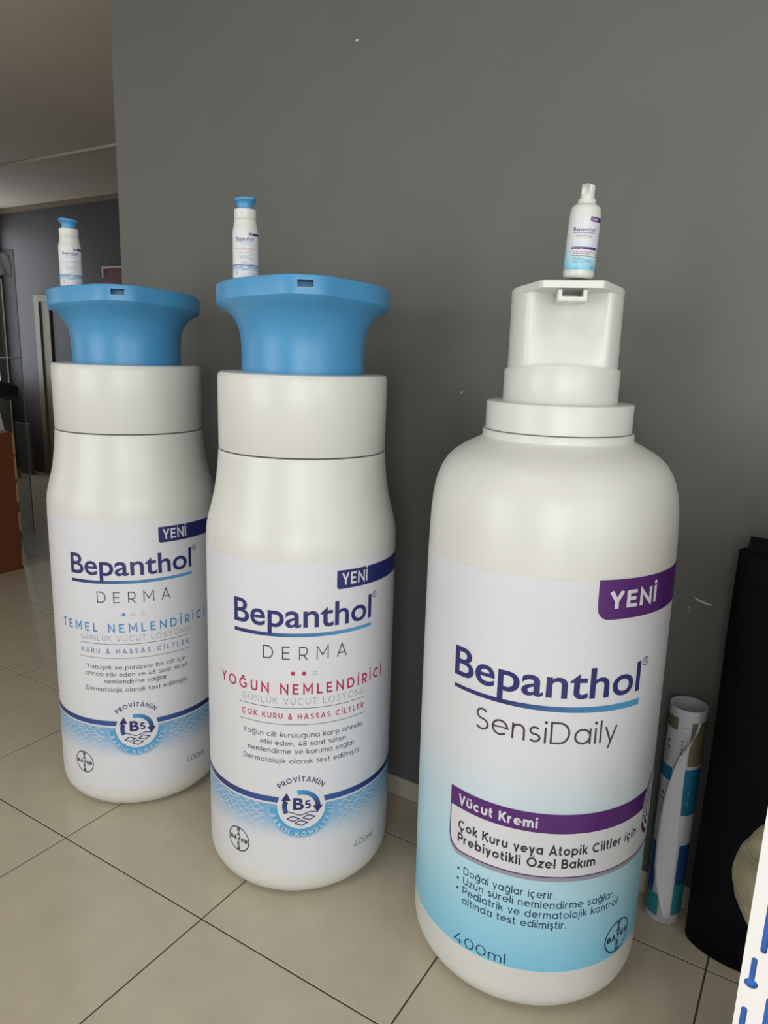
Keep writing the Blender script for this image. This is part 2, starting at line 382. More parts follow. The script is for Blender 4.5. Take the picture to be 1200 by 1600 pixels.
# ------------------------------------------------------------------ lotion bottles (blue pump)
def rnd(r0, z0, cx, cz, rad, a0, a1, n=6):
    return [(cx + rad * cos(radians(a0 + (a1 - a0) * i / n)), cz + rad * sin(radians(a0 + (a1 - a0) * i / n))) for i in range(n + 1)]
LOTION_PROF = [(0, .004), (.17, .002), (.203, .0)] + rnd(0, 0, .2035, .071, .071, -88, 0, 10)[1:] + \
    [(.2742, .12), (.2742, .25), (.2737, .5), (.2727, .75), (.2722, .95), (.2722, 1.0), (.2720, 1.022), (.2712, 1.038), (.2692, 1.054), (.2655, 1.072), (.260, 1.092), (.2535, 1.117),
     (.2475, 1.143), (.2428, 1.172), (.2390, 1.20), (.2362, 1.228), (.2345, 1.248), (.2338, 1.2605), (.2328, 1.2625), (.215, 1.263), (0, 1.263)]
def lotion_rad(z):
    P = [(.07, .2745), (.25, .2742), (.5, .2737), (.75, .2727), (.95, .2722), (1.02, .2722)]
    if z <= P[0][0]: return P[0][1]
    for (a, ra), (b, rb) in zip(P, P[1:]):
        if z <= b: return ra + (rb - ra) * (z - a) / (b - a)
    return P[-1][1]
def lotion_outline(phi):
    R = .2325; a = abs((phi + pi) % (2 * pi) - pi); ac = radians(9.2); at = radians(36.4)
    if a < ac: return .258 / cos(a)
    if a < at: return R / cos(at - a)
    return R
_lo = lotion_outline
def lotion_outline(phi): return sum(_lo(phi + radians(d)) for d in (-5, -3, -1, 1, 3, 5)) / 6
def make_lotion(label, small=False):
    root = empty('giant_pump_bottle', (0, 0, 0)); tag(root, label, 'bottle')
    MB().lathe(LOTION_PROF, 144).build('body', M['white'], root, 35)
    MB().lathe([(.2322, 1.2665), (.2330, 1.2675), (.2335, 1.455), (.2325, 1.464), (.2290, 1.4705), (.2235, 1.4725), (.16, 1.4728), (0, 1.4728)], 120).build('collar', M['white'], root, 40)
    lv = [(.168, 1.4715, 0), (.168, 1.53, 0), (.1695, 1.558, 0), (.1745, 1.585, .03), (.184, 1.606, .15), (.1975, 1.623, .4), (.2150, 1.6345, .75), (.2300, 1.6425, .97), (.2322, 1.6455, 1), (.2328, 1.686, 1), (.2318, 1.6895, 1), (.2288, 1.6915, 1),
          (.16, 1.6975, 1), (.08, 1.6995, 1)]
    n = 144; rows = []
    for r, z, w in lv:
        row = []
        for j in range(n):
            p = 2 * pi * j / n; q = r * (1 + w * (lotion_outline(p) / .2325 - 1)); y = -q * cos(p)
            row.append((q * sin(p), y, z - .072 * y * w))
        rows.append(row)
    hd = MB().rings(rows, cap0=True, cap1=True).build('pump_head', M['blue'], root, 28)
    c = MB().box(-.019, .019, -.30, -.20, 1.6800, 1.6965).build('c', M['blue'], None); cut(hd, c)
    hd.data.shade_smooth(); hd.data.set_sharp_from_angle(angle=radians(28))
    return root
def lotion_label(root, kind):
    A = Art(lotion_rad, .2727, .0006)
    def c(a, z):
        k = sm((z - .185) / (.295 - .185)) if z < .316 else 0
        return mix(LABELW, SKY, k * .85)
    A.grid(-.62, .62, .085, .310, c, nz=26); A.grid(-.62, .62, .311, 1.003, LABELW, nz=24)
    lab = A.build('label', root)
    # navy wave band, blue glow, lattice
    B = Art(lotion_rad, .2727, .0010)
    B.cols(-.6, -.062, lambda a: .334, lambda a: .3165, lambda a: mix(lin(50, 84, 150), NAVY, (abs(a) - .07) / .2))
    B.cols(.062, .6, lambda a: .334, lambda a: .3165, lambda a: mix(lin(50, 84, 150), NAVY, (abs(a) - .07) / .2))
    B.build('wave_band', lab)
    H0 = Art(lotion_rad, .2727, .0009); N0 = 40
    for k in range(5):
        q0, q1 = .062 + .0068 * k, .062 + .0068 * (k + 1); c0 = mix(SKY, LABELW, max(0, (k - 3) / 3.2)); 
        for i in range(N0):
            b0, b1 = radians(184 + 172 * i / N0), radians(184 + 172 * (i + 1) / N0)
            H0.polys([[(r * cos(b), .3045 + r * sin(b)) for r, b in ((q0, b0), (q1, b0), (q1, b1), (q0, b1))]], c0)
    H0.build('emblem_glow', lab)
    G = Art(lotion_rad, .2727, .0008)
    LC = mix(LABELW, SKY, .04)
    for sg in (-1, 1):
        for k in range(16):      # lines running down towards the emblem
            pts = [(sg * (.60 - .033 * k - .15 * i / 14), .309 - .105 * (i / 14) ** 1.15 + .004 * sin(i * 1.1 + k)) for i in range(15)]
            pts = [q for q in pts if .088 + max(0, .02 - (q[1] - .25) * .3) < abs(q[0]) < .58]
            if len(pts) > 2: G.line(pts, .0018, LC)
        for k in range(15):      # shallower lines running outwards
            pts = [(sg * (.07 + .036 * k + .17 * i / 14 - .10), .3095 - .072 * (i / 14) - .005 * cos(i * .9 + k)) for i in range(15)]
            pts = [q for q in pts if .092 < abs(q[0]) < .58]
            if len(pts) > 2: G.line(pts, .0016, LC)
    G.build('white_lattice', lab)
    E = Art(lotion_rad, .2727, .0014)
    E.disc(0, .3045, .0665, LABELW)
    E.build('emblem_disc', lab)
    Q = Art(lotion_rad, .2727, .0018); cz = .3055
    def swoop(a0, a1, ca, cb):
        n = 18
        for i in range(n):
            b0 = a0 + (a1 - a0) * i / n; b1 = a0 + (a1 - a0) * (i + 1) / n
            Q.polys([[(r * cos(radians(b)), cz + r * sin(radians(b))) for r, b in ((.0385, b0), (.0525, b0), (.0525, b1), (.0385, b1))]], mix(ca, cb, i / n))
    swoop(104, 0, lin(70, 150, 205), NAVY)
    Q.polys([[(.0315, cz + .002), (.0445, cz - .021), (.0595, cz + .001)]], NAVY)
    swoop(206, 158, lin(60, 84, 150), NAVY)
    Q.polys([[(-.0560, cz + .0165), (-.0290, cz + .0200), (-.0400, cz + .0430)]], NAVY)
    Q.raw(font_mesh('B', -.0225, .0065, .298, .3335, .03), NAVY)
    Q.polys(text_polys('5', .2, .010, .028, .300, .0255), NAVY)
    wv = [(-.046 + .090 * i / 24, .2845 + .0035 * sin(i / 24 * 2 * pi * 1.6) + .004 * (abs(i - 12) / 12) ** 2) for i in range(25)]
    Q.line(wv, .0030, NAVY)
    for x, z in ((-.0225, .2690), (.0205, .2725), (.000, .2560)):
        Q.line([(x - .017, z - .001), (x - .002, z + .008), (x + .017, z + .001), (x + .002, z - .008), (x - .017, z - .001)], .0033, NAVY)
    Q.build('vitamin_emblem', lab)
    T = Art(lotion_rad, .2727, .0014)
    T.polys(arc_text('PROVİTAMİN', .17, 0, .304, .0875, 136, 46, .0150), NAVY)
    T.polys(arc_text('BAKIM KOMPLEKSİ', .15, 0, .3045, .083, 197, 352, .0128, True), LABELW)
    T.build('arched_lettering', lab); T = Art(lotion_rad, .2727, .0010)
    # logo and words
    logo(T, -.196, .2035, .8300, .8950, .0085)
    T.build('logo_lettering', lab)
    Bb = Art(lotion_rad, .2727, .0010)
    Bb.cols(-.1953, .2041, lambda a: .8125 + .0015 * (a / .2), lambda a: .8025 + .0015 * (a / .2), lambda a: mix(NAVY, SKY, (a + .15) / .33), 44)
    Bb.build('logo_underline', lab)
    D = Art(lotion_rad, .2727, .0010)
    D.polys(text_polys('DERMA', .085, -.1057, .1215, .7390, .0370, .93), lin(36, 38, 66))
    acc, txt = (MIDBLUE, 1) if kind == 'temel' else (RED, 2)
    for i, a in enumerate((-.0245, .0045, .0335)):
        if i < txt: D.disc(a, .7005, .0058, acc, m=1, n=20)
        else: D.polys(ribbon(arc(a, .7005, .0052, .0052, 0, 360, 20), .0013, True), GREYT)
    D.polys(text_polys('TEMEL NEMLENDİRİCİ' if kind == 'temel' else 'YOĞUN NEMLENDİRİCİ', .17, -.2515, .2600, .6405, .0300, .92), acc)
    D.polys(text_polys('GÜNLÜK VÜCUT LOSYONU', .085, -.1715, .1840, .6115, .0185, .9), GREYT)
    for z in (.6010, .5530): D.cols(-.1800, .1887, lambda a: z + .0007, lambda a: z - .0007, INKBLACK, 34)
    D.polys(text_polys('KURU & HASSAS CİLTLER' if kind == 'temel' else 'ÇOK KURU & HASSAS CİLTLER', .17 if kind != 'temel' else .15, -.1720, .1820, .5690, .0160, .9), acc if kind != 'temel' else mix(MIDBLUE, INKBLACK, .3))
    if kind == 'temel':
        P = [('Yumuşak ve pürüzsüz bir cilt için', -.155, .168), ('anında etki eden ve 48 saat süren', -.162, .175), ('nemlendirme sağlar.', -.095, .105), ('Dermatolojik olarak test edilmiştir.', -.162, .176)]
    else:
        P = [('Yoğun cilt kuruluğuna karşı anında', -.168, .179), ('etki eden, 48 saat süren', -.115, .124), ('nemlendirme ve koruma sağlar.', -.152, .158), ('Dermatolojik olarak test edilmiştir.', -.168, .177)]
    for (t, a, b), z in zip(P, (.5150, .4905, .4665, .4375)): D.polys(text_polys(t, .115, a, b, z, .0150, None), INKBLACK)
    D.polys(text_polys('400ml', .085, .1600, .2365, .1330, .0205, None), lin(60, 62, 70))
    bayer(D, -.1895, .1690, .0370, lin(34, 36, 48))
    D.build('product_lettering', lab)
    Y = Art(lotion_rad, .2727, .0010)
    def bot(a): return .9272 + (.008 - sqrt(max(0, .008 ** 2 - (a - .0896 - .008) ** 2)) if a < .0976 else 0)
    Y.cols(.0896, .0976, lambda a: .978, bot, NAVY, 6); Y.cols(.0976, .62, lambda a: .978, lambda a: .9272, NAVY)
    Y.build('corner_flash', lab)
    Z = Art(lotion_rad, .2727, .0014); Z.polys(text_polys('YENİ', .17, .1035, .1850, .9375, .0325, .9), LABELW); Z.build('flash_lettering', lab)
    return lab

# ------------------------------------------------------------------ cream bottle (white scooped pump)
CREAM_PROF = [(0, .004), (.18, .002), (.212, .0)] + rnd(0, 0, .2135, .077, .077, -88, 0, 10)[1:] + \
    [(.2908, .15), (.2915, .3), (.2922, .6), (.2918, .8), (.2908, 1.0), (.2900, 1.09), (.2888, 1.14), (.2872, 1.175), (.2845, 1.205), (.2800, 1.235), (.2735, 1.260), (.2645, 1.281), (.2530, 1.299), (.2380, 1.314), (.2200, 1.3265),
     (.2000, 1.3375), (.1840, 1.3455), (.1765, 1.3495), (.1738, 1.3525), (.1732, 1.3665), (.1722, 1.3685), (.160, 1.369), (0, 1.369)]
def cream_rad(z):
    P = [(.07, .2905), (.15, .2908), (.3, .2915), (.6, .2922), (.8, .2918), (1.0, .2908), (1.1, .2899)]
    for (a, ra), (b, rb) in zip(P, P[1:]):
        if z <= b: return ra + (rb - ra) * (z - a) / (b - a)
    return P[-1][1]
def plate_outline(phi):
    R = .1238; a = abs((phi + pi) % (2 * pi) - pi); px, py = .064, .137; ac = atan2(px, py); rp = hypot(px, py); at = ac + math.acos(R / rp)
    if a < ac: return py / cos(a)
    if a < at: return R / cos(at - a)
    return R
def make_cream(label):
    root = empty('giant_pump_bottle', (0, 0, 0)); tag(root, label, 'bottle')
    MB().lathe(CREAM_PROF, 144).build('body', M['white'], root, 35)
    MB().lathe([(.1660, 1.3705), (.1672, 1.3715), (.1674, 1.431), (.1666, 1.4338), (.1645, 1.4345), (.12, 1.4345), (0, 1.4345)], 120).build('collar', M['white'], root, 40)
    n = 120; rows = []
    for z, r in ((1.4345, .1300), (1.4355, .1305), (1.5035, .1305), (1.5048, .1298), (1.5048, .10)):
        rows.append([(r * sin(2 * pi * j / n), -r * cos(2 * pi * j / n), z + (.013 * max(0, cos(2 * pi * j / n)) ** .8 if z > 1.5 else 0)) for j in range(n)])
    MB().rings(rows, cap0=True, cap1=True).build('sleeve', M['white'], root, 40)
    # head: stem with a scooped front, plate above it
    hb = MB(); rows = []; m = 44
    for i in range(13):
        t = i / 12; z = 1.500 + .168 * t
        R = .1236; pc = radians(44); ex, ey = R * sin(pc), -R * cos(pc)
        yc = -.084 + .036 * sm(t * 1.05)           # how far back the scoop reaches
        row = []
        for j in range(m + 1):                      # convex back, from right edge round to left edge
            p = pc + (2 * pi - 2 * pc) * j / m; row.append((R * sin(p), -R * cos(p), z))
        for j in range(1, 20):                      # scooped front, left to right
            u = -1 + 2 * j / 20; row.append((ex * u, ey + (yc - ey) * (cos(u * pi / 2) ** 1.7), z))
        rows.append([(x, y, zz - (.08 * y * sm((t - .8) / .2))) for x, y, zz in row])
    hb.rings(rows, cap0=True, cap1=True)
    hd = hb.build('pump_head', M['white'], root, 62)
    rows = []
    for q, z in ((1, 1.6655), (1.0, 1.6665), (1.0, 1.6790), (.985, 1.6815), (.7, 1.6860), (.3, 1.6890)):
        rows.append([(q * plate_outline(2 * pi * j / 120) * sin(2 * pi * j / 120), -q * plate_outline(2 * pi * j / 120) * cos(2 * pi * j / 120), z + .085 * q * plate_outline(2 * pi * j / 120) * cos(2 * pi * j / 120)) for j in range(120)])
    MB().rings(rows, cap0=True, cap1=True).build('press_plate', M['white'], hd, 30)
    nz = MB().box(-.030, .030, -.138, .0, 1.6500, 1.6735).build('nozzle', M['white'], hd, 40, bevel=.0015)
    c = MB().box(-.0215, .0215, -.16, -.055, 1.6590, 1.6800).build('c', M['white'], None); cut(nz, c)
    return root
def cream_label(root):
    R = .291
    def gcol(a, z):
        t = (z - .14) / (.74 - .14)
        if t > 1: return LABELW
        return mix(mix(lin(124, 196, 226), lin(174, 216, 232), t / .35), LABELW, sm((t - .30) / .70) if t > .3 else 0)
    A = Art(cream_rad, R, .0006); A.grid(-.70, .70, .141, 1.090, gcol, nz=60); lab = A.build('label', root)
    T = Art(cream_rad, R, .0010); logo(T, -.2225, .2165, .8315, .8995, .0095); T.build('logo_lettering', lab)
    U = Art(cream_rad, R, .0010); U.cols(-.2203, .2198, lambda a: .8105 + .0015 * a / .2, lambda a: .7985 - .0015 * a / .2, lambda a: mix(NAVY, SKY, (a + .1) / .34), 46); U.build('logo_underline', lab)
    D = Art(cream_rad, R, .0010)
    D.polys(text_polys('SensiDaily', .088, -.1560, .1620, .7235, .0520, None), lin(62, 54, 70))
    D.polys(text_polys('400ml', .09, -.1850, -.0500, .1455, .0275, None), DEEP)
    for t, a, b, z in (('Doğal yağlar içerir.', -.1660, .0500, .3395), ('Uzun süreli nemlendirme sağlar.', -.1660, .2080, .3130), ('Pediatrik ve dermatolojik kontrol', -.1660, .2215, .2865), ('altında test edilmiştir.', -.1660, .0820, .2600)):
        D.polys(text_polys(t, .125, a, b, z, .0200, None), DEEP)
        if z > .27: D.disc(-.1810, z + .008, .0034, DEEP, m=1, n=14)
    bayer(D, .2400, .1895, .0455, DEEP, .93)
    D.build('product_lettering', lab)
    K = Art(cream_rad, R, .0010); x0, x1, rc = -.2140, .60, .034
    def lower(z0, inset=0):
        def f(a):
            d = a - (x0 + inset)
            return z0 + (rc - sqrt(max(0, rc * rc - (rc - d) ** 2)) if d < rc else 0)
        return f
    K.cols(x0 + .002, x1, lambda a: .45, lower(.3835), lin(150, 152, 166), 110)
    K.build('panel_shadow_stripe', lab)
    K2 = Art(cream_rad, R, .0012); K2.cols(x0, x1, lambda a: .5540, lower(.3935), PURPLE, 140); K2.build('purple_panel', lab)
    K3 = Art(cream_rad, R, .0015); K3.cols(x0 + .0035, x1, lambda a: .5060, lower(.3970, .0035), LABELW, 140); K3.build('white_panel', lab)
    P = Art(cream_rad, R, .0019)
    P.polys(text_polys('Vücut Kremi', .21, -.1890, -.0010, .5170, .0250, None), LABELW)
    P.polys(text_polys('Çok Kuru veya Atopik Ciltler için', .19, -.1870, .2680, .4520, .0240, None), INKBLACK)
    P.polys(text_polys('Prebiyotikli Özel Bakım', .19, -.1870, .1385, .4185, .0240, None), INKBLACK)
    P.build('panel_lettering', lab)
    # round skin emblem of concentric arcs at the panel's right end
    Fp = Art(cream_rad, R, .0019); cx, cz = .352, .500
    Fp.disc(cx, cz, .058, LABELW, zf=1.32)
    Fp2 = Fp
    Fp.build('emblem_disc', lab)
    H = Art(cream_rad, R, .0022); DK = lin(58, 28, 78)
    H.polys(ribbon(arc(cx, cz, .0575, .078, 205, 262, 14), .011), DK)
    H.polys(ribbon(arc(cx, cz, .055, .0745, 95, 265, 24), .0018), DK)
    H.polys(ribbon(arc(cx, cz, .0445, .061, 100, 190, 16), .0022), DK)
    H.polys(ribbon(arc(cx, cz, .0415, .056, 200, 262, 12), .0085), DK)
    for i in range(11):
        b = radians(105 + i * 9); H.disc(cx + .0495 * cos(b), cz + .067 * sin(b), .0024, DK, m=1, n=10)
    H.polys(ribbon(arc(cx, cz, .030, .040, 120, 262, 14), .0065), DK)
    H.polys(ribbon(arc(cx + .004, cz, .018, .024, 110, 250, 10), .005), DK)
    H.build('skin_emblem', lab)
    Y = Art(cream_rad, R, .0010); ry = .028
    Y.cols(.0875, .0875 + ry, lambda a: 1.092, lambda a: 1.005 + ry - sqrt(max(0, ry * ry - (.0875 + ry - a) ** 2)), PURPLE, 12)
    Y.cols(.0875 + ry, .70, lambda a: 1.092, lambda a: 1.005, PURPLE); Y.build('corner_flash', lab)
    Z = Art(cream_rad, R, .0014); Z.polys(text_polys('YENİ', .20, .1130, .2440, 1.0290, .0375, None), LABELW); Z.build('flash_lettering', lab)
    return lab

# ------------------------------------------------------------------ the room
WY = 1.992; CZ = 3.03; XL = -8.6; XC = -2.485; FY = 5.15; XR = 3.2; YB = -2.6
def struct(mb, name, m, parent=None, **k):
    o = mb.build(name, M[m], parent, **k)
    if parent is None: o['kind'] = 'structure'
    return o
fl = struct(MB().box(XL - .1, XR + .1, YB - .1, FY + .1, -.06, -.0015), 'floor', 'grout')
T_, U0, V0 = .60015, -.6762, 1.7926
def tile_mesh(w, d):
    g_, b = .0022, .0012; x0, x1, y0, y1 = g_, w - g_, g_, d - g_
    mb = MB(); zs = ((0, 0, -.008), (0, 0, -b), (b * .4, b * .4, -b * .25), (b, b, 0)); rows = []
    for i, _, z in zs: rows.append([(x0 + i, y0 + i, z), (x1 - i, y0 + i, z), (x1 - i, y1 - i, z), (x0 + i, y1 - i, z)])
    mb.rings(rows, cap1=True); return mb
t0 = tile_mesh(T_, T_).build('floor_tile', M['tile'], fl)
first = True; cnt = 0; rest = MB()
for i in range(-13, 7):
    for j in range(-9, 6):
        x, y = U0 + i * T_, V0 + j * T_
        if x + T_ > XR or y + T_ > FY + .3 or y < YB - .3: continue
        near = -.7 < y and x < 1.3
        if near:
            if first: o = t0; first = False
            else: o = t0.copy(); COL.objects.link(o); o.parent = fl
            o.location = (x, y, random.uniform(-.0003, .0002)); cnt += 1
        else:
            mbx = tile_mesh(T_, T_); rest.add([(a + x, b + y, c) for a, b, c in mbx.v], mbx.f)
rt_ = rest.build('distant_floor_tiles', M['tile'], fl); rt_['kind'] = 'stuff'
struct(MB().box(XL - .1, XR + .1, YB - .1, 3.95, CZ, CZ + .12), 'ceiling', 'ceiling')
struct(MB().box(XL - .1, XR + .1, 3.95, FY + .1, CZ - .004, CZ + .12), 'ceiling_far', 'ceiling')
struct(MB().box(XL - .05, XC, 3.925, 3.95, CZ - .02, CZ), 'trim_1', 'ceiling')
struct(MB().box(XC, XR, WY, WY + .22, 0, CZ, ), 'wall_back', 'wall')
struct(MB().box(XL, XR + .1, FY, FY + .1, 0, CZ), 'wall_far', 'farwall')
struct(MB().box(XL, XR, FY - .03, FY, CZ - .055, CZ), 'trim_2', 'frame')

def holed(mb, axis, fixed, th, lo, hi, holes):
    """a wall slab with window openings"""
    ys = sorted({lo, hi, *[h[0] for h in holes], *[h[1] for h in holes]})
    for a, b in zip(ys, ys[1:]):
        h = next((h for h in holes if h[0] <= a and b <= h[1]), None)
        for z0, z1 in (((0, h[2]), (h[3], CZ)) if h else ((0, CZ),)):
            if axis == 'y': mb.box(a, b, fixed - th, fixed, z0, z1)
            else: mb.box(fixed - th, fixed, a, b, z0, z1)
    return mb
struct(holed(MB(), 'x', -5.2, .15, YB, 1.45, [(w[2], w[3], w[4], w[5]) for w in WINDOWS if w[0] == 'x' and -6 < w[1] < 0]), 'wall_left_added', 'room')  # unseen wall, added to keep window light off the far room
struct(holed(MB(), 'x', XR + .15, .15, YB, FY, [(w[2], w[3], w[4], w[5]) for w in WINDOWS if w[0] == 'x' and w[1] > 0]), 'wall_right', 'room')
struct(MB().box(XL, -5.35, 1.30, 1.45, 0, CZ), 'wall_partition_added', 'room')  # unseen partition, added to keep the far room dark
struct(holed(MB(), 'x', XL, .15, 1.30, FY, [(w[2], w[3], w[4], w[5]) for w in WINDOWS if w[0] == 'x' and w[1] < -6]), 'wall_left_far', 'room')
struct(holed(MB(), 'y', YB, .15, XL, XR, [(w[2], w[3], w[4], w[5]) for w in WINDOWS if w[0] == 'y']), 'wall_front', 'room')
for n_, (ax, fx, a0, a1, z0, z1, st, co) in enumerate(WINDOWS):
    fr = MB(); f_ = fx - (0 if ax == 'x' else 0); k = 3
    def bar(a, b, c, d):
        if ax == 'x': fr.box(f_ - .06, f_ + .02, a, b, c, d)
        else: fr.box(a, b, f_ - .06, f_ + .02, c, d)
    bar(a0, a0 + .06, z0, z1); bar(a1 - .06, a1, z0, z1); bar(a0 + .0601, a1 - .0601, z0, z0 + .06); bar(a0 + .0601, a1 - .0601, z1 - .06, z1)
    for i in range(1, k): q = a0 + (a1 - a0) * i / k; bar(q - .03, q + .03, z0 + .0601, z1 - .0601)
    wf = struct(fr, 'window_%d' % (n_ + 1), 'metal')  # includes the windows added only for their light
    pm = emit('daylit_pane_%d' % n_, co, st)
    for i in range(k):
        p0 = a0 + (a1 - a0) * i / k + (.06 if i == 0 else .03); p1 = a0 + (a1 - a0) * (i + 1) / k - (.06 if i == k - 1 else .03)
        if ax == 'x': v = [(fx - .03, p0, z0 + .06), (fx - .03, p1, z0 + .06), (fx - .03, p1, z1 - .06), (fx - .03, p0, z1 - .06)]
        else: v = [(p0, fx - .03, z0 + .06), (p0, fx - .03, z1 - .06), (p1, fx - .03, z1 - .06), (p1, fx - .03, z0 + .06)]
        MB().add(v, [(0, 1, 2, 3)]).build('pane', pm, wf)
for px_, py_, hx, hy, st in PANELS:
    pe = empty('ceiling_light', (px_, py_, CZ)); tag(pe, 'flat white ceiling light panel in front of the giant bottles' if px_ < 0 else 'flat white ceiling light panel above the slotted shelf', 'lamp')
    MB().box(-hx, hx, -hy, -hy + .02, -.03, 0).box(-hx, hx, hy - .02, hy, -.03, 0).box(-hx, -hx + .02, -hy + .02, hy - .02, -.03, 0).box(hx - .02, hx, -hy + .02, hy - .02, -.03, 0).build('lamp_frame', M['metal'], pe)
    MB().box(-hx + .02, hx - .02, -hy + .02, hy - .02, -.022, -.012).build('diffuser', emit('lamp_diffuser', WARM, st), pe)
# skirting tiles along the near wall: one piece per tile length
sk = struct(MB().box(XC, XR, WY - .003, WY, 0, .070), 'baseboard_back', 'grout')
x = U0 - 3 * T_
sm_ = MB().box(.0015, T_ - .0015, WY - .008, WY - .0005, .001, .071).build('skirting_tile', M['skirt'], sk, bevel=.001)
f1 = True
for i in range(-3, 4):
    if f1: o = sm_; f1 = False
    else: o = sm_.copy(); COL.objects.link(o); o.parent = sk
    o.location = (U0 + i * T_, 0, 0)
# scuffs where the paint is chipped
def chip(pts):
    n = len(pts); mb = MB().add([(x, WY - .0012, z) for x, z in pts] + [(x, WY + .001, z) for x, z in pts], [tuple(range(n))] + [(i, i + n, (i + 1) % n + n, (i + 1) % n) for i in range(n)])
    return mb
wb = bpy.data.objects['wall_back']
for pts in ([(-.2415, .9250), (-.232, .921), (-.210, .914), (-.197, .9130), (-.199, .9095), (-.214, .9105), (-.230, .9150), (-.2420, .9225)],
            [(-1.376, 2.451), (-1.366, 2.453), (-1.362, 2.448), (-1.372, 2.446)], [(-.254, .895), (-.252, .892), (-.256, .890)], [(-.253, .885), (-.250, .882), (-.255, .880)],
            [(-.962, 1.427), (-.957, 1.428), (-.957, 1.423), (-.961, 1.422)]):
    chip(pts).build('paint_chip', M['scuff'], wb)
# door in the far wall
df = MB(); dx0, dx1, dz = -7.90, -6.75, 2.06
df.box(dx0, dx0 + .09, FY - .05, FY, 0, dz); df.box(dx1 - .09, dx1, FY - .05, FY, 0, dz); df.box(dx0 + .0901, dx1 - .0901, FY - .049, FY, dz - .07, dz)
dr = struct(df, 'door_1', 'frame')
MB().box(dx0 + .09, dx0 + .25, FY - .032, FY - .001, 0, dz - .07).build('door_edge', M['frame'], dr)
MB().box(dx0 + .25, dx1 - .09, FY - .012, FY - .001, 0, dz - .07).build('dark_opening_sheet', M['dark'], dr)  # flat dark sheet standing in for the shade inside the doorway
# framed dark red panel on the far wall
pc = empty('framed_panel', (-6.3, FY, 2.0)); tag(pc, 'dark red panel in a thin white frame on the far grey wall', 'picture')
fm = MB(); fm.box(-.379, .379, -.03, 0, .31, .33).box(-.40, -.38, -.03, 0, .22, .33).box(.38, .40, -.03, 0, -.25, .33); fm.build('frame', M['picframe'], pc)
MB().box(-.36, .38, -.02, 0, -.25, .31).build('panel', M['picture'], pc)

# ------------------------------------------------------------------ the three giant bottles
B1 = make_lotion('leftmost giant white lotion bottle, sky-blue pump head, blue TEMEL NEMLENDİRİCİ words')
lotion_label(B1, 'temel')
B2 = make_lotion('middle giant white lotion bottle, sky-blue pump head, red YOĞUN NEMLENDİRİCİ words')
lotion_label(B2, 'yogun')
B3 = make_cream('rightmost giant white cream bottle, stepped white pump, purple and pale blue label')
cream_label(B3)
# small bottles: copies at about one seventh of the size, standing on the giants' pump heads
def small(src, loc, rz, head_rz, label, tilt=(0, 0), SS=.115):
    c = copy_tree(src); c.name = 'pump_bottle'; c.scale = (SS, SS, SS); c.location = loc
    c.rotation_mode = 'XYZ'; c.rotation_euler = (tilt[0], tilt[1], rz); tag(c, label, 'bottle', 'real-size bottles standing on the giant pump heads')
    for ch in c.children:
        if ch.name.startswith('pump_head'): ch.rotation_euler = (0, 0, head_rz)
    return c
B1.location = (-1.9907, 1.605, 0); B1.rotation_euler = (0, 0, radians(46.6))
B2.location = (-1.2615, 1.606, 0); B2.rotation_euler = (0, 0, radians(38.84))
B3.location = (-.534, 1.657, 0)
B3.rotation_mode = 'XYZ'
Rz = Matrix.Rotation(radians(22.8), 4, 'Z'); ax = Vector((cos(radians(17.8)), sin(radians(17.8)), 0))
q = (Matrix.Rotation(radians(.42), 4, Vector((sin(radians(-17.8)), cos(radians(-17.8)), 0)) * -1) @ Rz)
B3.rotation_euler = q.to_euler('XYZ')
for ch in B1.children:
    if ch.name.startswith('pump_head'): ch.location.z = -.006
s1 = small(B1, (-2.0385, 1.447, 1.6955), radians(46.6 + 8), radians(-50), 'small real white lotion bottle standing on the left giant blue pump head', SS=.118)
s2 = small(B2, (-1.3295, 1.4515, 1.7005), radians(38.84), radians(52), 'small real white lotion bottle standing on the middle giant blue pump head', SS=.118)
s3 = small(B3, (-.5000, 1.5750, 1.6995), radians(22.8), radians(-35), 'small real cream bottle with teal label standing on the right giant white pump', (0, radians(2.0)), .110)

# ------------------------------------------------------------------ paper roll
PR = .0475; PH = .645
pr = empty('paper_roll', (-.2145, 1.9385, 0)); tag(pr, 'white printed paper roll standing upright between the giant cream bottle and the black roll', 'paper roll')
rows = []
for rr, zz in ((PR - .0012, PH), (PR, PH), (PR, .001), (PR - .0012, .001), (PR - .0012, PH)):
    rows.append([(rr * sin(2 * pi * j / 64), -rr * cos(2 * pi * j / 64), zz + .0 * j) for j in range(64)])
tube = MB().rings(rows); tube.c = [lin(200, 200, 210)] * len(tube.v); tube.build('tube', M['paper'], pr, 40, ink=True)
PW = lin(205, 205, 214); TEAL = lin(18, 112, 150); TEAL2 = lin(20, 78, 130); TEAL3 = lin(48, 138, 152); OLIVE = lin(110, 108, 86)
def deg(a): return radians(a) * PR
PA = Art(lambda z: PR, PR, .0005)
SH = 12
def blk(a0, a1, z0, z1, c): PA.grid(deg(a0 + SH), deg(a1 + SH), z0, z1, c, ns=max(2, int((a1 - a0) / 6)), nz=2)
blk(-95, -30, .585, .620, OLIVE); blk(12, 80, .488, .615, OLIVE); blk(-95, -31, .435, .475, TEAL)
blk(9, 80, .342, .479, TEAL); blk(-74, -44, .085, .238, TEAL2); blk(-74, -20, .018, .085, TEAL3); blk(22, 80, .125, .250, TEAL2); blk(22, 80, .030, .125, TEAL3)
PA.build('printed_blocks', pr, m='paper')
PB = Art(lambda z: PR, PR, .0008)
DKT = lin(50, 50, 62)
PB.cols(deg(-100), deg(35), lambda a: .2605, lambda a: .2595, lin(90, 90, 100), 24)
PB.cols(deg(-14 + SH), deg(6 + SH), lambda a: .5985, lambda a: .5975, DKT, 6)
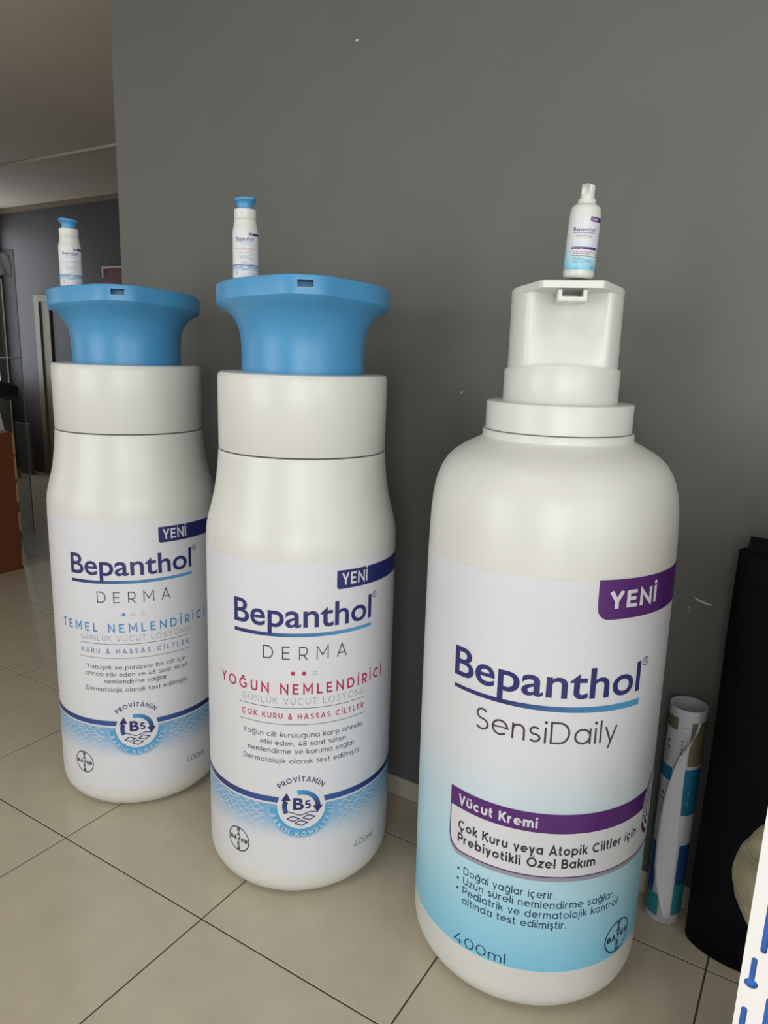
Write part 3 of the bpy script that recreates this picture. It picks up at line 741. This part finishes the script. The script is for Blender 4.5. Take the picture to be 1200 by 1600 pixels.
for cz in (.548, .392):
    a0 = deg(-56 + SH)
    PB.polys([[(a0, cz - .008), (a0 + .005, cz), (a0, cz + .006), (a0 - .005, cz)]], DKT)
    for k in range(3): PB.polys([[(a0 - .006 + .005 * k, cz - .022), (a0 - .003 + .005 * k, cz - .022), (a0 - .003 + .005 * k, cz - .015), (a0 - .006 + .005 * k, cz - .015)]], DKT)
    for k in range(6): PB.cols(a0 - .0075, a0 + .0075, lambda a: cz - .0275 - .006 * k, lambda a: cz - .0285 - .006 * k, DKT, 3)
for k in range(8): PB.polys([[(deg(-12 + SH), .555 - .012 * k), (deg(-9 + SH), .555 - .012 * k), (deg(-9 + SH), .562 - .012 * k), (deg(-12 + SH), .562 - .012 * k)]], DKT)
for k in range(4): PB.polys([[(deg(52), .50 + .02 * k), (deg(53.5), .50 + .02 * k), (deg(53.5), .512 + .02 * k), (deg(52), .512 + .02 * k)]], lin(170, 168, 150))
for k in range(3): PB.polys([[(deg(40), .37 + .03 * k), (deg(41.5), .37 + .03 * k), (deg(41.5), .386 + .03 * k), (deg(40), .386 + .03 * k)]], lin(150, 190, 205))
PB.polys([[(deg(23), .268), (deg(24), .268), (deg(24), .325), (deg(23), .325)]], DKT); PB.polys([[(deg(23), .3242), (deg(60), .3242), (deg(60), .3252), (deg(23), .3252)]], DKT)
PB.build('fine_print', pr, m='paper')
fl_ = MB(); rows = []
lv = [(.618, 34, 30, .006, .0), (.60, 22, 24, .016, .004), (.57, 8, 16, .020, .006), (.54, -4, 9, .018, .006), (.52, -12, 7, .015, .005), (.475, -22, 7, .012, .003), (.43, -31, 8, .011, .002),
      (.38, -38, 10, .010, .0012), (.33, -43, 12, .009, .001), (.25, -45, 17, .009, .001), (.17, -40, 19, .010, .001), (.12, -30, 20, .011, .001), (.08, -17, 20, .012, .001), (.04, -5, 20, .013, .001), (.012, 5, 21, .013, .001)]
for z, al, ar, ol, orr in lv:
    row = []
    for j in range(9):
        t = j / 8; a = radians(al + (ar - al) * t + SH * (1 if ar > al else 1)); o_ = PR + .001 + orr + (ol - orr) * (1 - t) ** 2
        row.append((o_ * sin(a), -o_ * cos(a), z))
    rows.append(row)
fl_.rings(rows, closed=False); fl_.c = [lin(214, 214, 222)] * len(fl_.v)
fo = fl_.build('loose_flap', M['paper'], pr, 80, ink=True); md = fo.modifiers.new('thick', 'SOLIDIFY'); md.thickness = .0005

# ------------------------------------------------------------------ black roll
br = empty('black_sheet_roll', (-.005, 1.9035, 0)); tag(br, 'tall black rolled-up sheet standing against the wall at the right', 'roll')
ms = MB(); rows = [[], []]; N = 260
for i in range(N + 1):
    t = i / N; a = radians(80) - t * 2 * pi * 4.3; k = 1 - .42 * t + .012 * sin(t * 37); 
    x_, y_ = .1515 * k * cos(a), .0765 * k * sin(a)
    zt = 1.088 + .006 * sin(a * 2 + 1) + (.034 * sm((t - .15) * 6) if 70 < (math.degrees(a) % 360) < 165 and t > .15 and t < .6 else 0)
    rows[0].append((x_, y_, .001)); rows[1].append((x_, y_, zt))
mid = [[(p[0] * (1 + .012 * sin(z * 9 + p[1] * 20)), p[1], z) for p in rows[0]] for z in (.15, .35, .6, .85, 1.02)]
ms.rings([rows[0]] + mid + [rows[1]], closed=False)
bo = ms.build('rolled_sheet', M['roll'], br, 60); md = bo.modifiers.new('thick', 'SOLIDIFY'); md.thickness = .003; md.offset = 1

# ------------------------------------------------------------------ slotted shelf upright at the right edge
su = empty('slotted_shelf', (0, .75, 0)); tag(su, 'white slotted metal shelf upright with blue showing through its slots, at the right edge', 'shelf')
pn = MB().box(.0006, .055, 0, .0016, 0, 1.34).build('slotted_face', M['upright'], su)
cu = MB()
def cap_slot(xc, z0, z1, r):
    pts = [(xc + r * cos(a), z1 - r + r * sin(a)) for a in [pi * i / 8 for i in range(9)]] + [(xc + r * cos(a), z0 + r + r * sin(a)) for a in [pi + pi * i / 8 for i in range(9)]]
    cu.rings([[(x, -.01, z) for x, z in pts], [(x, .01, z) for x, z in pts]], cap0=True, cap1=True)
def key(xc, zc):
    pts = [(xc - .0028, zc + .0035)] + [(xc - .0028, zc + .029)] + [(xc + .0028 * cos(a), zc + .029 + .0028 * sin(a)) for a in [pi - pi * i / 6 for i in range(1, 6)]] + [(xc + .0028, zc + .029), (xc + .0028, zc + .0035)] + \
        [(xc + .0068 * cos(a), zc + .0060 * sin(a) - .0005) for a in [radians(65) - radians(310) * i / 18 for i in range(19)]]
    cu.rings([[(x, -.01, z) for x, z in pts[::-1]], [(x, .01, z) for x, z in pts[::-1]]], cap0=True, cap1=True)
for k in range(-4, 6):
    dz_ = k * .185
    key(.0112, .8965 + dz_); (cap_slot(.0092, .8085 + dz_, .8655 + dz_, .0030) if k < 1 else None); cap_slot(.0176, .9365 + dz_, .9975 + dz_, .0032)
    cap_slot(.0310, .8300 + dz_, .8890 + dz_, .0038)
cu_o = cu.build('c', M['upright'], None); cu_o.location = (0, .75, 0); cut(pn, cu_o)
MB().box(.0022, .055, .0030, .0036, 0, 1.335).build('blue_lining', M['slotblue'], su)
MB().box(.0006, .0022, .0016, .030, 0, 1.34).build('side_flange', M['upright'], su)
MB().box(.03, .60, .05, .60, .600, .625).build('shelf_board', M['upright'], su, bevel=.002)
MB().box(.0022, .06, .0036, .06, .600, .622).build('bracket', M['upright'], su)
MB().box(.0022, .60, .600, .606, 0, 1.34).build('added_back_panel', M['upright'], su)  # unseen panel, added to block light from the right front
MB().box(.57, .60, .0, .03, 0, 1.34).build('front_post', M['upright'], su)
MB().box(.03, .60, .05, .60, 1.20, 1.225).build('shelf_board', M['upright'], su, bevel=.002)  # unseen board, added with the back panel to block light
MB().box(.03, .60, .05, .60, .10, .125).build('shelf_board', M['upright'], su, bevel=.002)  # likewise an unseen board added as a light block
# beige wrapped bundle lying on that shelf board
bn = empty('wrapped_bundle', (.046, 1.2, .626)); tag(bn, 'beige wrapped bundle poking out behind the white slotted upright', 'bundle')
def brad(t, j, n=48):
    a = 2 * pi * j / n
    return (.076 * max(.12, sin(pi * (.13 + .80 * t))) ** .6) * (1 + .018 * sin(3 * a + 9 * t) + .012 * sin(5 * a - 4 * t))
def bring(t, dr_, tilt=0, ph=0, n=48):
    row = []
    for j in range(n):
        a = 2 * pi * j / n; tt = min(1, max(0, t + tilt * cos(a + ph))); r = brad(tt, j) + dr_
        row.append((r * cos(a), .85 * r * sin(a), .002 + .195 * tt))
    return row
wm = MB().rings([bring(i / 24, 0) for i in range(25)], cap0=True, cap1=True); wm.build('core', M['straw'], bn, 60)
for i, (tc, ti, wd) in enumerate(((.12, .05, .09), (.26, -.04, .08), (.40, .07, .09), (.54, -.06, .08), (.68, .05, .085), (.82, -.04, .07))):
    rw = [bring(tc + q * wd, d_, ti, i * 1.3) for q, d_ in ((-1, -.001), (-.96, .0028), (0, .0034), (.96, .0020), (1, -.001))]
    MB().rings(rw).build('wrap_band', M['straw'], bn, 50)

# ------------------------------------------------------------------ far left: cartons, acrylic stand and odds and ends
cb = empty('tall_carton', (-4.61, 2.60, 0)); tag(cb, 'tall brown cardboard carton standing on the floor at the left edge', 'carton')
MB().box(-.62, 0, -.66, .165, 0, .945).build('box_body', M['carton'], cb, bevel=.003)
for z0, z1 in ((.80, .94), (.63, .78), (.47, .60), (.27, .40), (.02, .13)):
    MB().box(-.006, .003, .155, .168, z0, z1).build('torn_edge', M['tape'], cb)
pm_ = MB().box(0, .001, .0, .035, .555, .563).box(0, .001, .0, .035, .490, .498).box(0, .001, .028, .035, .49, .56).box(0, .001, .005, .012, .50, .55)
pm_.build('printed_mark', M['cartonprint'], cb)
MB().box(0, .001, -.01, .012, .735, .752).build('printed_mark', M['cartonprint'], cb)
MB().box(-.60, -.008, -.62, .140, .9452, .952).build('top_flap', M['tape'], cb)
wbx = empty('white_box', (-4.75, 2.60, .953)); tag(wbx, 'white cardboard box standing on top of the tall brown carton', 'box')
MB().add([(-.35, -.5, 0), (.07, -.5, 0), (.07, .15, 0), (-.35, .15, 0), (-.35, -.5, .195), (.055, -.5, .195), (.055, .125, .195), (-.35, .125, .195)],
         [(3, 2, 1, 0), (4, 5, 6, 7), (0, 1, 5, 4), (1, 2, 6, 5), (2, 3, 7, 6), (3, 0, 4, 7)]).build('box_body', M['whitebox'], wbx, bevel=.002)
MB().add([(.0565, .00, .19), (.0565, .008, .19), (.0675, .125, .04), (.0675, .115, .04)], [(0, 1, 2, 3)]).build('fold_line', M['picframe'], wbx)
bb = empty('black_bag', (-4.78, 2.62, 1.149)); tag(bb, 'black bag lying across the top of the white box at the left edge', 'bag')
rows = []
for i in range(9):
    t = i / 8; y = -.45 + .70 * t; hh = (.072 if t < .8 else .072 * (1 - (t - .8) * 2.2)); cz = .078 + (-.01 if t > .8 else 0)
    rows.append([(.13 * cos(2 * pi * j / 20) * (.5 + hh * 7), y, cz + hh * sin(2 * pi * j / 20) * (1.0 if sin(2 * pi * j / 20) > 0 else 1.0)) for j in range(20)])
MB().rings(rows, cap0=True, cap1=True).build('bag_body', M['black'], bb, 60)
MB().box(.06, .10, .16, .25, .004, .045).build('strap_end', M['black'], bb, bevel=.006)
# clear acrylic display case with highlights painted as pale edge strips and white film in its top
ac = empty('acrylic_display_case', (-5.55, 3.27, 0)); tag(ac, 'tall clear acrylic display case with white film inside its top, behind the cartons', 'display case')
for nm, bx in (('front_sheet', (0, .004, -.30, .17, 0, 2.23)), ('side_sheet', (-.25, 0, .166, .17, 0, 2.23)), ('back_sheet', (-.254, -.25, -.30, .17, 0, 2.23))):
    MB().box(*bx).build(nm, M['acrylic'], ac)
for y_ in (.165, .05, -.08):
    MB().box(.004, .007, y_, y_ + .009, 0, 2.0 if y_ != .165 else 2.23).build('painted_highlight', M['picframe'] if y_ == .05 else M['metal'], ac)
MB().box(-.25, .006, -.30, .17, 2.222, 2.232).build('top_sheet', M['acrylic'], ac)
MB().box(-.25, .006, -.30, .17, 1.405, 1.411).build('middle_shelf', M['metal'], ac)
rows = []
for i in range(7):
    z = 2.03 + .165 * i / 6; rows.append([(-.02 + .012 * sin(j * 1.3 + i * .8) , -.28 + .44 * j / 24, z + .004 * sin(j)) for j in range(25)])
ff = MB().rings(rows, closed=False).build('white_film', M['film'], ac, 80)
md = ff.modifiers.new('thick', 'SOLIDIFY'); md.thickness = .001
gp = empty('grey_board', (-8.10, 5.0, 0)); tag(gp, 'dark grey board leaning in front of the far door', 'board')
MB().box(-.14, .14, -.03, 0, .02, .605).build('board_panel', M['greyboard'], gp, bevel=.004)
MB().box(-.14, .14, -.034, .004, 0, .022).build('bottom_rail', M['greyboard'], gp)
tr = empty('low_tray', (-8.05, 4.70, 0)); tag(tr, 'low pale tray on the floor near the far wall', 'tray')
tm = MB(); tm.box(-.30, .14, -.10, .10, 0, .012); tm.build('tray_base', M['metal'], tr)
for b_ in ((-.30, .14, -.10, -.09, .012, .09), (-.30, .14, .09, .10, .012, .09), (-.30, -.29, -.09, .09, .012, .09), (.13, .14, -.09, .09, .012, .09)):
    MB().box(*b_).build('tray_side', M['metal'], tr)
